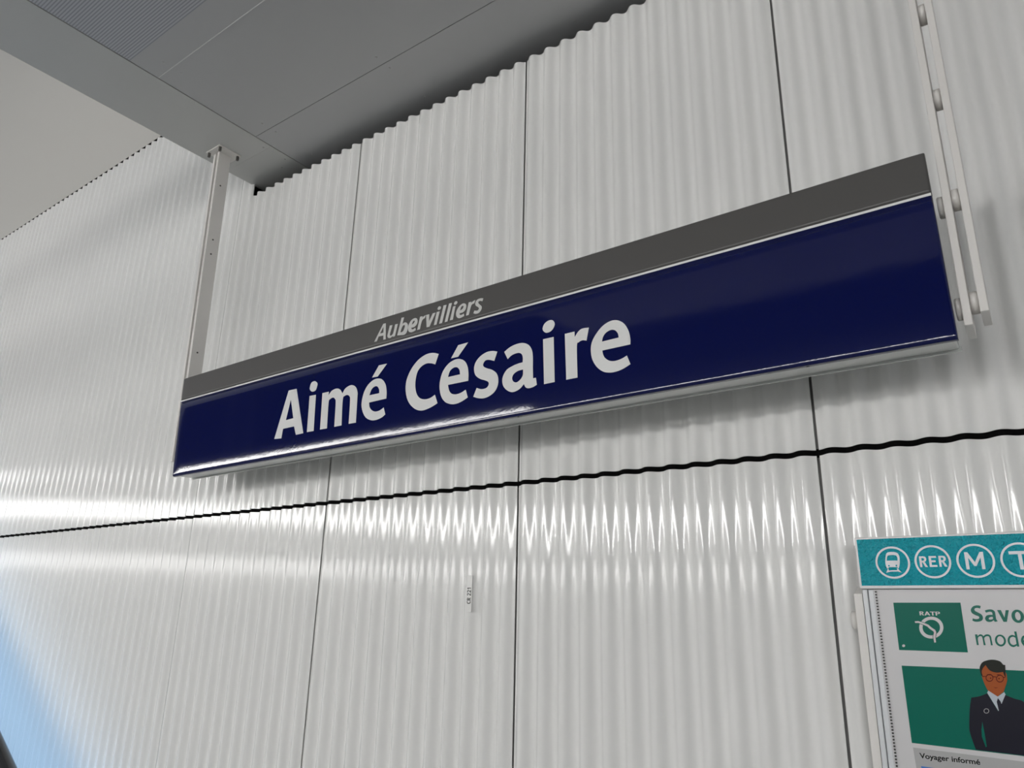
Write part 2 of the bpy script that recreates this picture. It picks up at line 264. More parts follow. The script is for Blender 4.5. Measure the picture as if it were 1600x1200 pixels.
[2371.6,-473.2,0],[2371.6,-465.7,0],[2375.2,-459.2,0],[2380.8,-456.3,0],[2386.0,-457.8,1]],[[2386.1,-462.0,1],[2382.2,-460.0,0],[2377.1,-462.3,0],[2375.0,-467.8,0],[2375.8,-473.6,0],[2380.1,-476.6,0],
[2386.1,-474.3,1]]]],["e",[[[2399.5,-469.6,1],[2414.4,-469.6,1],[2414.8,-461.1,0],[2411.4,-455.9,0],[2405.0,-455.6,0],[2398.4,-459.0,0],[2395.0,-467.1,0],[2396.4,-474.4,0],[2401.2,-479.5,0],
[2407.7,-479.8,0],[2412.7,-477.5,1],[2412.3,-474.4,1],[2407.3,-476.2,0],[2402.4,-475.3,0]],[[2399.6,-466.4,1],[2410.7,-466.5,1],[2409.3,-460.8,0],[2404.4,-459.1,0],[2401.2,-461.6,0]]]]],
"art":{"logo_box":[[[2159.4,-392.1,1],[2294.8,-391.1,1],[2294.5,-495.0,1],[2159.2,-495.5,1]]],"logo_ring":[[[2254.5,-444.7,0],[2250.7,-454.8,0],[2243.1,-463.1,0],[2232.9,-467.9,0],[2222.2,-468.2,0],
[2213.1,-464.0,0],[2207.4,-456.0,0],[2206.3,-445.9,0],[2210.0,-435.6,0],[2217.9,-427.2,0],[2228.2,-422.4,0],[2238.9,-422.3,0],[2247.9,-426.6,0],[2253.5,-434.6,0]],[[2247.9,-444.8,0],[2245.2,-452.1,0],
[2239.6,-458.0,0],[2232.3,-461.4,0],[2224.5,-461.7,0],[2218.0,-458.7,0],[2213.9,-453.0,0],[2213.1,-445.7,0],[2215.7,-438.3,0],[2221.4,-432.4,0],[2228.8,-429.0,0],[2236.6,-428.8,0],[2243.1,-431.9,0],
[2247.1,-437.6,0]]],"logo_dot":[[[2172.6,-485.8,0],[2172.1,-487.1,0],[2171.2,-488.1,0],[2169.9,-488.7,0],[2168.6,-488.8,0],[2167.4,-488.3,0],[2166.7,-487.3,0],[2166.6,-486.1,0],[2167.0,-484.8,0],
[2168.0,-483.7,0],[2169.3,-483.1,0],[2170.6,-483.1,0],[2171.7,-483.6,0],[2172.4,-484.6,0]]],"river":[[[2199.1,-432.5,1],[2206.5,-431.9,1],[2216.2,-435.1,1],[2225.8,-439.2,1],[2230.7,-444.6,1],
[2237.7,-449.9,1],[2239.2,-455.0,1],[2236.2,-464.6,1],[2236.0,-476.4,1],[2232.4,-477.0,1],[2231.8,-464.7,1],[2234.7,-455.6,1],[2233.9,-453.3,1],[2226.9,-447.8,1],[2223.0,-443.1,1],[2214.6,-439.0,1],
[2206.0,-435.8,1],[2199.6,-435.9,1]]],"main_box":[[[2160.1,-528.7,1],[2459.9,-526.2,1],[2454.8,-692.5,1],[2160.9,-687.7,1]]],"info_box":[[[2162.2,-696.7,1],[2454.6,-703.8,1],[2452.3,-776.7,1],
[2166.2,-818.9,1]]],"blue_box":[[[2173.3,-732.2,1],[2261.9,-734.2,1],[2260.5,-785.3,1],[2175.4,-787.1,1]]],"suit":[[[2287.8,-586.2,1],[2303.0,-582.6,0],[2318.5,-575.6,1],[2333.6,-609.7,1],
[2350.8,-576.4,1],[2365.9,-582.5,0],[2380.0,-586.5,0],[2384.5,-599.4,0],[2385.3,-623.5,0],[2386.3,-651.4,0],[2383.0,-690.1,1],[2282.0,-687.9,1],[2278.5,-672.4,0],[2275.6,-654.1,0],[2277.0,-637.4,0],
[2282.2,-607.7,0]]],"shirt":[[[2318.7,-574.5,1],[2322.2,-568.0,1],[2337.0,-580.5,1],[2349.8,-570.9,1],[2351.4,-576.3,1],[2343.6,-605.8,1],[2333.7,-608.7,1]]],"tie":[[[2336.5,-583.6,1],
[2340.4,-589.6,1],[2343.6,-605.8,1],[2340.0,-607.5,1],[2334.7,-608.6,1],[2333.5,-591.1,1]]],"face":[[[2318.9,-519.4,0],[2312.9,-527.2,0],[2313.7,-542.1,0],[2316.4,-556.8,0],[2320.4,-569.1,1],
[2336.4,-580.5,1],[2348.9,-570.3,1],[2357.7,-549.9,0],[2358.9,-541.5,0],[2357.7,-531.1,0],[2346.4,-523.3,0],[2331.8,-517.7,0]]],"hair":[[[2312.0,-533.7,1],[2312.4,-524.0,0],[2318.7,-514.0,0],
[2330.2,-508.8,0],[2341.1,-507.6,0],[2351.2,-510.3,0],[2356.0,-516.8,1],[2359.7,-517.3,1],[2356.5,-542.7,1],[2354.8,-537.6,0],[2353.8,-531.3,1],[2341.1,-533.1,0],[2330.1,-529.5,0],[2323.8,-519.1,1],
[2318.0,-525.8,0],[2314.9,-533.5,0],[2315.5,-543.0,1],[2313.0,-540.0,0]]],"arm_gap_a":[[[2301.6,-632.0,1],[2302.4,-653.6,1],[2302.7,-680.0,1],[2300.6,-681.2,1],[2296.5,-661.3,1],[2297.8,-647.8,1]]],
"glass_a":[[[2334.3,-544.0,0],[2333.1,-547.4,0],[2330.8,-550.2,0],[2327.8,-551.8,0],[2324.7,-552.0,0],[2322.1,-550.7,0],[2320.5,-548.2,0],[2320.3,-544.9,0],[2321.5,-541.5,0],[2323.8,-538.7,0],
[2326.9,-537.0,0],[2330.0,-536.9,0],[2332.6,-538.2,0],[2334.1,-540.7,0]],[[2333.0,-544.1,0],[2332.0,-546.7,0],[2330.2,-548.9,0],[2327.7,-550.2,0],[2325.2,-550.3,0],[2323.1,-549.3,0],[2321.9,-547.3,0],
[2321.7,-544.8,0],[2322.6,-542.2,0],[2324.5,-540.0,0],[2326.9,-538.7,0],[2329.4,-538.5,0],[2331.5,-539.6,0],[2332.8,-541.6,0]]],"glass_b":[[[2353.0,-544.4,0],[2351.8,-547.7,0],[2349.5,-550.5,0],
[2346.5,-552.1,0],[2343.4,-552.3,0],[2340.9,-551.0,0],[2339.4,-548.5,0],[2339.1,-545.2,0],[2340.3,-541.9,0],[2342.7,-539.1,0],[2345.7,-537.4,0],[2348.7,-537.3,0],[2351.3,-538.6,0],[2352.8,-541.1,0]],
[[2351.7,-544.5,0],[2350.7,-547.0,0],[2348.9,-549.2,0],[2346.5,-550.5,0],[2344.0,-550.6,0],[2341.9,-549.6,0],[2340.7,-547.7,0],[2340.5,-545.1,0],[2341.4,-542.5,0],[2343.3,-540.4,0],[2345.7,-539.1,0],
[2348.2,-538.9,0],[2350.3,-539.9,0],[2351.5,-541.9,0]]],"glass_bar":[[[2314.7,-541.6,1],[2321.6,-541.2,1],[2321.4,-542.5,1],[2314.5,-543.3,1]],[[2334.2,-540.9,1],[2340.3,-541.4,1],[2340.1,-542.8,1],
[2334.0,-542.6,1]],[[2352.9,-541.0,1],[2355.7,-541.3,1],[2355.5,-543.0,1],[2352.7,-542.5,1]]],"mouth":[[[2331.1,-562.1,1],[2335.7,-563.3,1],[2340.6,-562.5,1],[2335.5,-564.5,1]]],
"brows":[[[2323.5,-537.7,1],[2331.9,-537.2,1],[2331.2,-538.9,1],[2323.8,-539.1,1]],[[2341.6,-536.6,1],[2349.2,-536.8,1],[2348.6,-538.1,1],[2341.5,-538.1,1]]],"eyes":[[[2330.8,-544.7,0],
[2330.6,-545.2,0],[2330.1,-545.7,0],[2329.5,-546.0,0],[2328.9,-546.0,0],[2328.4,-545.8,0],[2328.1,-545.4,0],[2328.0,-544.8,0],[2328.3,-544.3,0],[2328.7,-543.8,0],[2329.3,-543.5,0],[2329.9,-543.5,0],
[2330.4,-543.7,0],[2330.7,-544.1,0]],[[2345.7,-544.8,0],[2345.5,-545.4,0],[2345.1,-545.8,0],[2344.5,-546.1,0],[2343.9,-546.1,0],[2343.4,-545.9,0],[2343.1,-545.5,0],[2343.0,-545.0,0],[2343.2,-544.4,0],
[2343.7,-543.9,0],[2344.2,-543.7,0],[2344.9,-543.6,0],[2345.4,-543.8,0],[2345.7,-544.3,0]]],"badge":[[[2317.0,-610.1,0],[2316.2,-612.2,0],[2314.6,-614.0,0],[2312.5,-615.1,0],[2310.3,-615.2,0],
[2308.5,-614.5,0],[2307.4,-612.9,0],[2307.2,-610.9,0],[2308.0,-608.7,0],[2309.6,-606.9,0],[2311.7,-605.8,0],[2313.9,-605.7,0],[2315.7,-606.4,0],[2316.8,-608.0,0]],[[2316.0,-610.1,0],[2315.4,-611.8,0],
[2314.1,-613.2,0],[2312.4,-614.1,0],[2310.7,-614.2,0],[2309.2,-613.6,0],[2308.4,-612.4,0],[2308.2,-610.8,0],[2308.8,-609.1,0],[2310.1,-607.7,0],[2311.8,-606.8,0],[2313.5,-606.7,0],[2315.0,-607.3,0],
[2315.8,-608.5,0]]]},"hdr":{"train_body":[[[2159.2,-285.6,0],[2162.4,-280.5,0],[2167.7,-279.0,0],[2174.1,-278.8,0],[2180.4,-279.7,0],[2185.0,-283.0,0],[2187.4,-289.2,0],[2187.0,-300.0,0],
[2184.8,-310.8,0],[2182.1,-316.9,1],[2180.0,-313.4,1],[2163.6,-313.1,1],[2158.1,-316.4,1],[2156.4,-308.9,0],[2156.5,-299.3,0]],[[2161.3,-289.8,1],[2164.2,-286.5,0],[2173.3,-285.8,0],[2180.1,-286.9,0],
[2182.7,-291.8,0],[2182.5,-298.6,1],[2159.6,-298.3,1]]],"train_skirt":[[[2155.0,-325.9,1],[2160.8,-314.7,1],[2161.4,-320.6,1],[2179.2,-320.2,1],[2179.2,-315.0,1],[2188.0,-325.7,1],[2180.1,-323.2,1],
[2163.6,-323.4,1]]],"train_lamps":[[[2164.7,-310.0,0],[2164.5,-310.8,0],[2163.9,-311.4,0],[2163.1,-311.7,0],[2162.3,-311.7,0],[2161.7,-311.3,0],[2161.2,-310.7,0],[2161.2,-309.9,0],[2161.4,-309.2,0],
[2162.0,-308.6,0],[2162.8,-308.2,0],[2163.5,-308.3,0],[2164.2,-308.6,0],[2164.6,-309.2,0]],[[2180.4,-309.8,0],[2180.1,-310.5,0],[2179.5,-311.2,0],[2178.8,-311.5,0],[2178.0,-311.5,0],[2177.3,-311.1,0],
[2176.9,-310.5,0],[2176.8,-309.7,0],[2177.1,-309.0,0],[2177.7,-308.3,0],[2178.4,-308.0,0],[2179.2,-308.0,0],[2179.9,-308.4,0],[2180.3,-309.0,0]]]}}

# ------------------------------------------------------------------ wall of corrugated sheets
PITCH = 1/13; AMP = .0105
def prof(x): 
    s = math.cos(2*math.pi*x/PITCH)
    return -AMP + AMP*math.tanh(.5*s)/math.tanh(.5)      # valley at y=0, crest at y=-2*AMP
def corrugated(name, segs, parent, th=.004, per=18):
    """segs: list of (x0,x1,z0,z1), one sheet"""
    verts = []; faces = []; sm = []
    for x0, x1, z0, z1 in segs:
        n = max(2, int(round((x1-x0)/PITCH*per))); xs = [x0+(x1-x0)*i/n for i in range(n+1)]
        b0 = len(verts)
        for x in xs: verts += [(x, prof(x), z0), (x, prof(x), z1)]
        b1 = len(verts)
        for x in xs: verts += [(x, prof(x)+th, z0), (x, prof(x)+th, z1)]
        for i in range(n):
            a = b0+2*i; faces.append((a, a+2, a+3, a+1)); sm.append(True)
            c = b1+2*i; faces.append((c+1, c+3, c+2, c)); sm.append(True)
        b2 = len(verts)
        for x in xs: verts += [(x, prof(x), z0), (x, prof(x)+th, z0), (x, prof(x), z1), (x, prof(x)+th, z1)]
        for i in range(n):
            a = b2+4*i
            faces.append((a+1, a+5, a+4, a)); sm.append(False); faces.append((a+2, a+6, a+7, a+3)); sm.append(False)
        for i, fl in ((0, 0), (n, 1)):
            a = b2+4*i; q = (a, a+2, a+3, a+1); faces.append(q if not fl else q[::-1]); sm.append(False)
    me = bpy.data.meshes.new('m'); me.from_pydata(verts, [], faces)
    for f, s in zip(me.polygons, sm): f.use_smooth = s
    me.update()
    return link(name, me, 'wall', parent)
G = .004       # half of an upright joint
H = .008       # half of the level joint
wall = empty('wall_back', (0, 0, -2.1)); tag(wall, kind='structure')
wall.location = (0, 0, 0)
box('wall_cavity_back', (-9.4, .26, -2.1), (4.2, .30, 6.0), 'void', wall)
box('sheet_backing', (-9.4, .018, -2.1), (4.2, .026, -.03), 'backing', wall)
box('sheet_backing', (-9.4, .018, -.03), (4.2, .026, 1.70), 'backing', wall)
XTOP = -.867
for k in range(-9, 4):
    corrugated('wall_sheet', [(k+G, k+1-G, -2.1, -H)], wall)
    if k < -1: corrugated('wall_sheet', [(k+G, k+1-G, H, 2.671)], wall)
    elif k == -1: corrugated('wall_sheet', [(k+G, XTOP, H, 2.671), (XTOP, k+1-G, H, 1.785)], wall)
    else: corrugated('wall_sheet', [(k+G, k+1-G, H, 1.785)], wall)
box('upper_wall_sheet', (-9.4, -.0207, 2.672), (-.87, -.0172, 5.98), 'sheet', wall)
# black rubber strip set back in the level joint
def strip():
    xs = [-9+i*PITCH/10 for i in range(int(13*13*10)+1)]; verts = []; faces = []
    for x in xs:
        y = prof(x)+.006
        verts += [(x, y, -H-.004), (x, y, H+.004)]
    for i in range(len(xs)-1): faces.append((2*i, 2*i+2, 2*i+3, 2*i+1))
    me = bpy.data.meshes.new('m'); me.from_pydata(verts, [], faces); me.update()
    for f in me.polygons: f.use_smooth = True
    return link('joint_seal', me, 'gasket', wall)
strip()

# ------------------------------------------------------------------ dropped ceiling
ceil = empty('ceiling'); tag(ceil, kind='structure')
CZ = 1.856
box('ceiling_band', (-.881, -4.4, CZ), (-.4885, .25, CZ+.05), 'band', ceil)
box('joint_strip', (-.4885, -4.4, CZ+.006), (-.4815, .25, CZ+.05), 'joint', ceil)
box('ceiling_panel', (-.4815, -.2775, CZ), (4.2, .25, CZ+.05), 'ceil', ceil)
box('joint_strip', (-.4815, -.2805, CZ+.002), (4.2, -.2775, CZ+.05), 'joint', ceil)
box('ceiling_panel', (-.4815, -.797, CZ), (4.2, -.2805, CZ+.05), 'ceil', ceil)
box('joint_strip', (-.4815, -.800, CZ-.001), (4.2, -.797, CZ+.05), 'plastic', ceil)
box('ceiling_panel', (-.4815, -.93, CZ), (4.2, -.800, CZ+.05), 'ceil', ceil)
box('slotted_panel', (-.4815, -2.6, CZ), (4.2, -.93, CZ+.05), 'slot', ceil)
box('ceiling_panel', (-.4815, -4.4, CZ), (4.2, -2.6, CZ+.05), 'ceil', ceil)
box('band_joint_mark', (-.79, -.1825, CZ-.0006), (-.50, -.1805, CZ+.001), 'rivet', ceil)
for x in (-.368, .432, 1.245, 2.05):
    for y in (-.84, -.755, -.325, -.245, -.015):
        cyl('rivet', (x, y, CZ-.0025), (x, y, CZ), .0045, 'rivet', ceil, 10)
for x, y in ((-.523, -.069), (-.53, -.20), (-.60, -.03)):
    cyl('rivet', (x, y, CZ-.0025), (x, y, CZ), .0045, 'rivet', ceil, 10)

# ------------------------------------------------------------------ rest of the station
tag(box('floor', (-27, -4.4, -2.25), (20, .30, -2.1), 'floor'), kind='structure')
tag(box('floor_track', (-27, -8.6, -3.35), (20, -4.4, -3.2), 'track'), kind='structure')
tag(box('floor_far', (-27, -13.2, -2.25), (20, -8.6, -2.1), 'floor'), kind='structure')
tag(box('wall_platform_edge', (-27, -4.45, -3.2), (20, -4.4, -2.25), 'farwall'), kind='structure')
tag(box('wall_front', (-27, -13.2, -2.1), (20, -13.0, 1.5), 'farwall'), kind='structure')
tag(box('wall_front_upper', (-27, -13.2, 1.5), (20, -13.0, 6.0), 'hall'), kind='structure')

# ------------------------------------------------------------------ lamps
def lamp_parts(L, h, mname, drop):
    return [('lamp_housing', (-L/2, -.09, h), (L/2, .09, h+.09), 'lamp_body'),
            ('diffuser', (-L/2+.02, -.06, -h), (L/2-.02, .06, h), mname),
            ('hanging_rod', (-L/2+.2, -.008, h+.09), (-L/2+.216, .008, drop), 'lamp_body'),
            ('hanging_rod', (L/2-.216, -.008, h+.09), (L/2-.2, .008, drop), 'lamp_body')]
def lamp_row(xs, y, z, L, h, mname, ztop, labels, group):
    proto = None
    for i, x in enumerate(xs):
        e = empty('strip_lamp', (x, y, z)); tag(e, labels(i), 'lamp', group)
        if proto is None:
            proto = [box(n, lo, hi, m, e, .006, 1) for n, lo, hi, m in lamp_parts(L, h, mname, ztop-z)]
        else:
            for q in proto:
                c = q.copy(); COL.objects.link(c); c.parent = e
lamp_row([-13.46+3.12*i for i in range(4)], -6.0, 1.25, 3.0, .07, 'lamp_main', 6.0, lambda i: 'white strip lamp hung over the tracks', 'lamps over the tracks')
lamp_row([-8.28+3.12*i for i in range(8)], -11.0, 1.35, 3.0, .13, 'lamp_far', 6.0, lambda i: 'tall white strip lamp hung over the far platform', 'lamps over the far platform')
lamp_row([-14.5+3.12*i for i in range(8)], -12.8, .50, 3.0, .13, 'lamp_low', 1.5, lambda i: 'white light strip low on the far wall', 'light strips on the far wall')

# ------------------------------------------------------------------ station name sign
sign = empty('station_sign')
tag(sign, 'long blue and grey station name sign reading Aimé Césaire, hung before the wall', 'sign')
rr, tt = math.radians(.44), math.radians(2.0)
U = Vector((math.cos(rr), 0, math.sin(rr))); V = Vector((0, -math.sin(tt), math.cos(tt))); V = (V-U*U.dot(V)).normalized(); N = U.cross(V)
O = Vector((-.726, -.2995, .132))
sign.matrix_world = Matrix(((U.x, V.x, N.x, O.x), (U.y, V.y, N.y, O.y), (U.z, V.z, N.z, O.z), (0, 0, 0, 1)))
SL, SH = 3.112, .4645
def plate(name, v0, v1, m, round_bottom, round_top):
    def edge(d, w=.075, k=.0016): return -k*(1-d/w)**2 if d < w else 0.0
    us = [0, .002, .006, .012, .02, .03, .045, .06, .075, .1, .2]+[.2+(SL-.4)*i/12 for i in range(1, 12)]+[SL-a for a in (.2, .1, .075, .06, .045, .03, .02, .012, .006, .002, 0)]
    vs = sorted({round(v0+(v1-v0)*i/10, 5) for i in range(11)} | ({v0+a for a in (.002, .005, .009, .014, .02, .028, .036, .045, .055, .065, .075)} if round_bottom else set()) | ({v1-.0015, v1-.004} if round_top else set()))
    def lip(d, r=.007):
        return 0.0 if d >= r else -(r-math.sqrt(max(0, r*r-(r-d)**2)))
    verts = []; faces = []; nv = len(vs)
    for u in us:
        for v in vs:
            w = edge(min(u, SL-u), .06, .0016) + lip(min(u, SL-u), .004)
            if round_bottom: w += edge(v-v0) + lip(v-v0, .007)
            if round_top: w += lip(v1-v, .003)
            verts.append((u, v, w))
    for i in range(len(us)-1):
        for j in range(nv-1): faces.append((i*nv+j, (i+1)*nv+j, (i+1)*nv+j+1, i*nv+j+1))
    # skirt back to the housing
    ring = [i*nv for i in range(len(us))]+[(len(us)-1)*nv+j for j in range(1, nv)]+[i*nv+nv-1 for i in range(len(us)-2, -1, -1)]+[j for j in range(nv-2, 0, -1)]
    base = len(verts)
    for q in ring: verts.append((verts[q][0], verts[q][1], -.020))
    for k in range(len(ring)): 
        k2 = (k+1) % len(ring); faces.append((ring[k2], ring[k], base+k, base+k2))
    me = bpy.data.meshes.new('m'); me.from_pydata(verts, [], faces); me.update()
    nf = (len(us)-1)*(nv-1)
    for i, f in enumerate(me.polygons): f.use_smooth = i < nf
    return link(name, me, m, sign)
tag(plate('blue_plate', 0, .3505, 'blue', True, False), 'glossy dark blue enamel plate')
tag(plate('grey_band', .3565, SH, 'grey', False, True), 'grey band along the top')
box('white_line', (.001, .3503, -.018), (SL-.001, .3567, .0004), 'white', sign)
hs = box('sign_housing', (.010, .004, -.100), (SL-.006, SH-.006, -.016), 'housing', sign, .003, 1)
tag(hs, 'pale grey box behind the plate')
box('housing_edge', (.004, -.0015, -.104), (SL-.002, .010, -.098), 'housing', sign)
for ch, cs in GL['big']:
    flat('letter', cs, 'white', sign, 'sign', .0006)
for ch, cs in GL['small']:
    flat('letter', cs, 'subtitle', sign, 'sign', .0006)

# ------------------------------------------------------------------ hangers
def hanger(label, xa, xb, zbot, spacers, capx):
    top = CZ-.008
    e = empty('sign_hanger', (xa[0], -.28, top)); tag(e, label, 'hanger', 'hangers of the station sign')
    e.location = (0, 0, 0)
    def yf(z): return -.290-(z-.62)*math.tan(math.radians(1.2))
    D = .068
    for (x0, x1), zb in ((xa, zbot[0]), (xb, zbot[1])):
        ob = prism('flat_bar', [(yf(top), top), (yf(zb), zb), (yf(zb)+D, zb-.012), (yf(top)+D, top)], 'x', x0, x1, 'bar', e)
        bv = ob.modifiers.new('b', 'BEVEL'); bv.width = .0012; bv.segments = 1
    for x0, x1, z in spacers:
        yc = yf(z)+.034
        s = cyl('spacer', (x0, yc, z), (x1, yc, z), .026, 'bar', e, 24, .0015)
    y0 = yf(top)
    box('cap_plate', (capx[0], y0-.032, CZ-.008), (capx[1], y0+.095, CZ-.0005), 'bar', e, .0015, 1)
    for x in (capx[0]+.012, capx[1]-.012):
        for y in (y0-.02, y0+.083):
            cyl('bolt', (x, y, CZ-.030), (x, y, CZ-.008), .0075, 'screw', e, 8)
    return e, yf
hl, yf = hanger('white twin-bar hanger at the left end of the blue sign', (-.757, -.740), (-.790, -.774), (.186, .212),
    [(-.740, -.727, .49), (-.740, -.727, .235), (-.774, -.757, .49), (-.774, -.757, .235), (-.774, -.757, .78), (-.774, -.757, 1.035), (-.774, -.757, 1.50)], (-.812, -.690))
for z in (1.66, 1.35, 1.27, .745):
    cyl('screw', (-.7405, yf(z)+.03, z), (-.7385, yf(z)+.03, z), .0045, 'screw', hl, 10)
hanger('white twin-bar hanger at the right end of the blue sign', (2.401, 2.4175), (2.4345, 2.451), (.189, .214),
    [(2.388, 2.401, .497), (2.388, 2.401, .240), (2.4175, 2.4345, .507), (2.4175, 2.4345, .249), (2.4175, 2.4345, .782), (2.4175, 2.4345, 1.035), (2.4175, 2.4345, 1.50)], (2.36, 2.49))

# ------------------------------------------------------------------ small tag on the wall
# plain capitals and figures, 24 units tall
LET = {'R': [[(0,0),(0,24),(8,24),(12.5,23),(14.5,19.5),(14.5,16.5),(13,13.2),(10.2,11.6),(15.8,0),(10.6,0),(6,10.6),(4.6,10.6),(4.6,0)],[(4.6,14.2),(4.6,20.2),(7.6,20.2),(9.6,19.2),(10,17.2),(9.4,15.2),(7.4,14.2)]],
       'E': [[(0, 0), (0, 24), (15, 24), (15, 20), (4.6, 20), (4.6, 14.4), (13, 14.4), (13, 10.4), (4.6, 10.4), (4.6, 4), (15.4, 4), (15.4, 0)]],
       'A': [[(0, 0), (8, 24), (12.5, 24), (20.5, 0), (15.5, 0), (13.8, 5.6), (6.7, 5.6), (5, 0)], [(7.9, 9.4), (12.6, 9.4), (10.25, 17.5)]],
       'T': [[(0, 20), (0, 24), (18.5, 24), (18.5, 20), (11.6, 20), (11.6, 0), (6.9, 0), (6.9, 20)]],
       'P': [[(0, 0), (0, 24), (9, 24), (14, 22.6), (16, 18.6), (16, 15.2), (14, 11.2), (9, 9.8), (4.6, 9.8), (4.6, 0)], [(4.6, 13.6), (4.6, 20.2), (8.6, 20.2), (11, 19), (11.4, 16.9), (11, 14.8), (8.6, 13.6)]],
       'C': [[(16.5, 23), (10, 24.4), (4, 22), (.6, 16.5), (.2, 10), (2.5, 3.6), (7.5, 0), (13, -.2), (16.8, 1.4), (15.8, 5), (11.5, 3.8), (7.5, 5.2), (5.2, 9), (5.2, 14.5), (7.4, 19), (11, 20.6), (15.6, 19.2)]],
       '2': [[(0, 0), (0, 3.2), (7.5, 11.5), (9.6, 15.5), (9.2, 18.8), (6.6, 20.4), (3.6, 19.8), (1.2, 18), (0, 21.4), (3, 23.6), (7.2, 24.4), (11.6, 23), (13.8, 19.4), (13.6, 15), (11.4, 10.4), (6, 4), (14.4, 4), (14.4, 0)]],
       '1': [[(0, 18), (6, 24), (9.6, 24), (9.6, 0), (5.2, 0), (5.2, 18.4), (1.6, 15)]]}

tg = empty('wall_tag', (.827, -.021, -.37)); tg.location = (0, 0, 0)
tag(tg, 'small upright white tag reading CR 221 stuck on the lower wall sheet', 'tag')
box('tag_plate', (.8045, -.0228, -.4305), (.8285, -.0195, -.3075), 'tag', tg, .0006, 1)
z0 = -403.0
for ch, adv in (('C', 11.5), ('R', 15.5), ('2', 10.5), ('2', 10.5), ('1', 8)):
    flat('lettering', [[(824.6-z*.68, z0+x*.60) for x, z in c] for c in LET[ch]], 'ink', tg, 'wall', -.0230, .0001)
    z0 += adv
# ------------------------------------------------------------------ information frame
fr = empty('information_frame', (2.4, -.05, -.36)); fr.location = (0, 0, 0)
tag(fr, 'white wall-mounted information frame with teal header and green printed notice', 'notice frame')
FX0, FX1 = 2.0935, 2.78
YH = -.128; YB = -.115
# header
hf = box('header_box', (FX0, YH, -.3615), (FX1, -.045, -.2430), 'plastic', fr, .002, 2)
hp = box('header_panel', (FX0+.0055, YH-.0012, -.3545), (FX1-.0055, YH+.002, -.2475), 'teal', fr)
tag(hp, 'teal header film with white transport symbols')
yi = YH-.0016
for cx, sym in ((2.1715, 'train'), (2.2540, 'RER'), (2.3375, 'M'), (2.4205, 'T')):
    flat('symbol_ring', [ell(cx*1000, -302.8, 36.6), ell(cx*1000, -302.8, 32.2)], 'icon', hp, 'wall', yi)
    if sym == 'train':
        flat('train_symbol', GL['hdr']['train_body'], 'icon', hp, 'wall', yi)
        flat('train_symbol', GL['hdr']['train_skirt'], 'icon', hp, 'wall', yi)
        flat('train_symbol', GL['hdr']['train_lamps'], 'teal', hp, 'wall', yi-.0004)
    elif sym == 'RER':
        for x0 in (2227.5, 2266.5):
            flat('lettering', [[(x0+x, -314.4+z) for x, z in c] for c in LET['R']], 'icon', hp, 'wall', yi)
        flat('lettering', [[(2247.0+x, -314.4+z) for x, z in c] for c in LET['E']], 'icon', hp, 'wall', yi)
    elif sym == 'M':
        flat('lettering', [[(2318.0, -321), (2318.0, -284), (2324.5, -284), (2336.0, -306), (2347.5, -284), (2354.0, -284), (2354.0, -321), (2347.8, -321), (2347.8, -296), (2338.2, -314), (2333.8, -314), (2324.2, -296), (2324.2, -321)]], 'icon', hp, 'wall', yi)
    else:
        flat('lettering', [[(2401, -284.5), (2440, -284.5), (2440, -291), (2423.8, -291), (2423.8, -323), (2417.2, -323), (2417.2, -291), (2401, -291)]], 'icon', hp, 'wall', yi)
# body
ZB = -1.15
box('frame_board', (FX0+.003, -.100, ZB), (FX1-.003, -.050, -.3615), 'plastic', fr)
for x0, x1 in ((FX0+.002, 2.1065), (FX1-.013, FX1-.002)):
    box('frame_profile', (x0, YB, ZB), (x1, -.050, -.3620), 'alu', fr, .002, 2)
for x0, x1 in ((2.1075, 2.1205), (FX1-.027, FX1-.014)):
    box('frame_profile', (x0, YB+.004, ZB), (x1, -.060, -.3620), 'alu', fr, .002, 2)
ps = box('poster_sheet', (2.1205, YB+.0012, ZB+.01), (FX1-.027, YB+.004, -.3625), 'paper', fr)
tag(ps, 'white printed notice with green panels')
# row of dark beads along the hinge
bm = bmesh.new(); z = -.368
while z > ZB+.02:
    r = bmesh.ops.create_cube(bm, size=1)
    for v in r['verts']: v.co = Vector((2.1251+v.co.x*.0036, YB-.0004+v.co.y*.004, z+v.co.z*.0036))
    z -= .0066
o = link('bead_row', mesh_of(bm), 'bead_dark', fr); tag(o, kind='stuff')
yp = YB+.0006
A = GL['art']
def pr(key, m, k): return flat(key, A[key], m, ps, 'wall', yp-.0003*k, .00012)
for key, m, k in (('logo_box', 'green', 0), ('main_box', 'green', 0), ('info_box', 'info', 0)):
    # trim outlines to the sheet
    A[key] = [[(min(x, 2748), max(zz, -1135), f) for x, zz, f in c] for c in A[key]]
    o = pr(key, m, k); o.name = 'printed_panel'
o = pr('blue_box', 'sky_blue', 1); o.name = 'printed_panel'
o = pr('logo_ring', 'paper', 1); o.name = 'logo'
RV = A['river']
for dx, dz in ((1.1, .9), (-1.1, -.9), (1.0, -.4), (-1.0, .4)):
    o = flat('logo', [[(x+dx, zz+dz, f) for x, zz, f in c] for c in RV], 'green', ps, 'wall', yp-.0006, .00012)
o = pr('river', 'paper', 3); o.name = 'logo'
o = pr('logo_dot', 'paper', 1); o.name = 'logo'
for ch, x0 in (('R', 2211.0), ('A', 2220.6), ('T', 2232.0), ('P', 2243.0)):
    flat('lettering', [[(x0+x*.56, -419.2+z*.345) for x, z in c] for c in LET[ch]], 'paper', ps, 'wall', yp-.0003, .00012)
for ch, cs in GL['title']:
    flat('letter', cs, 'green_text', ps, 'wall', yp-.0002, .00012)
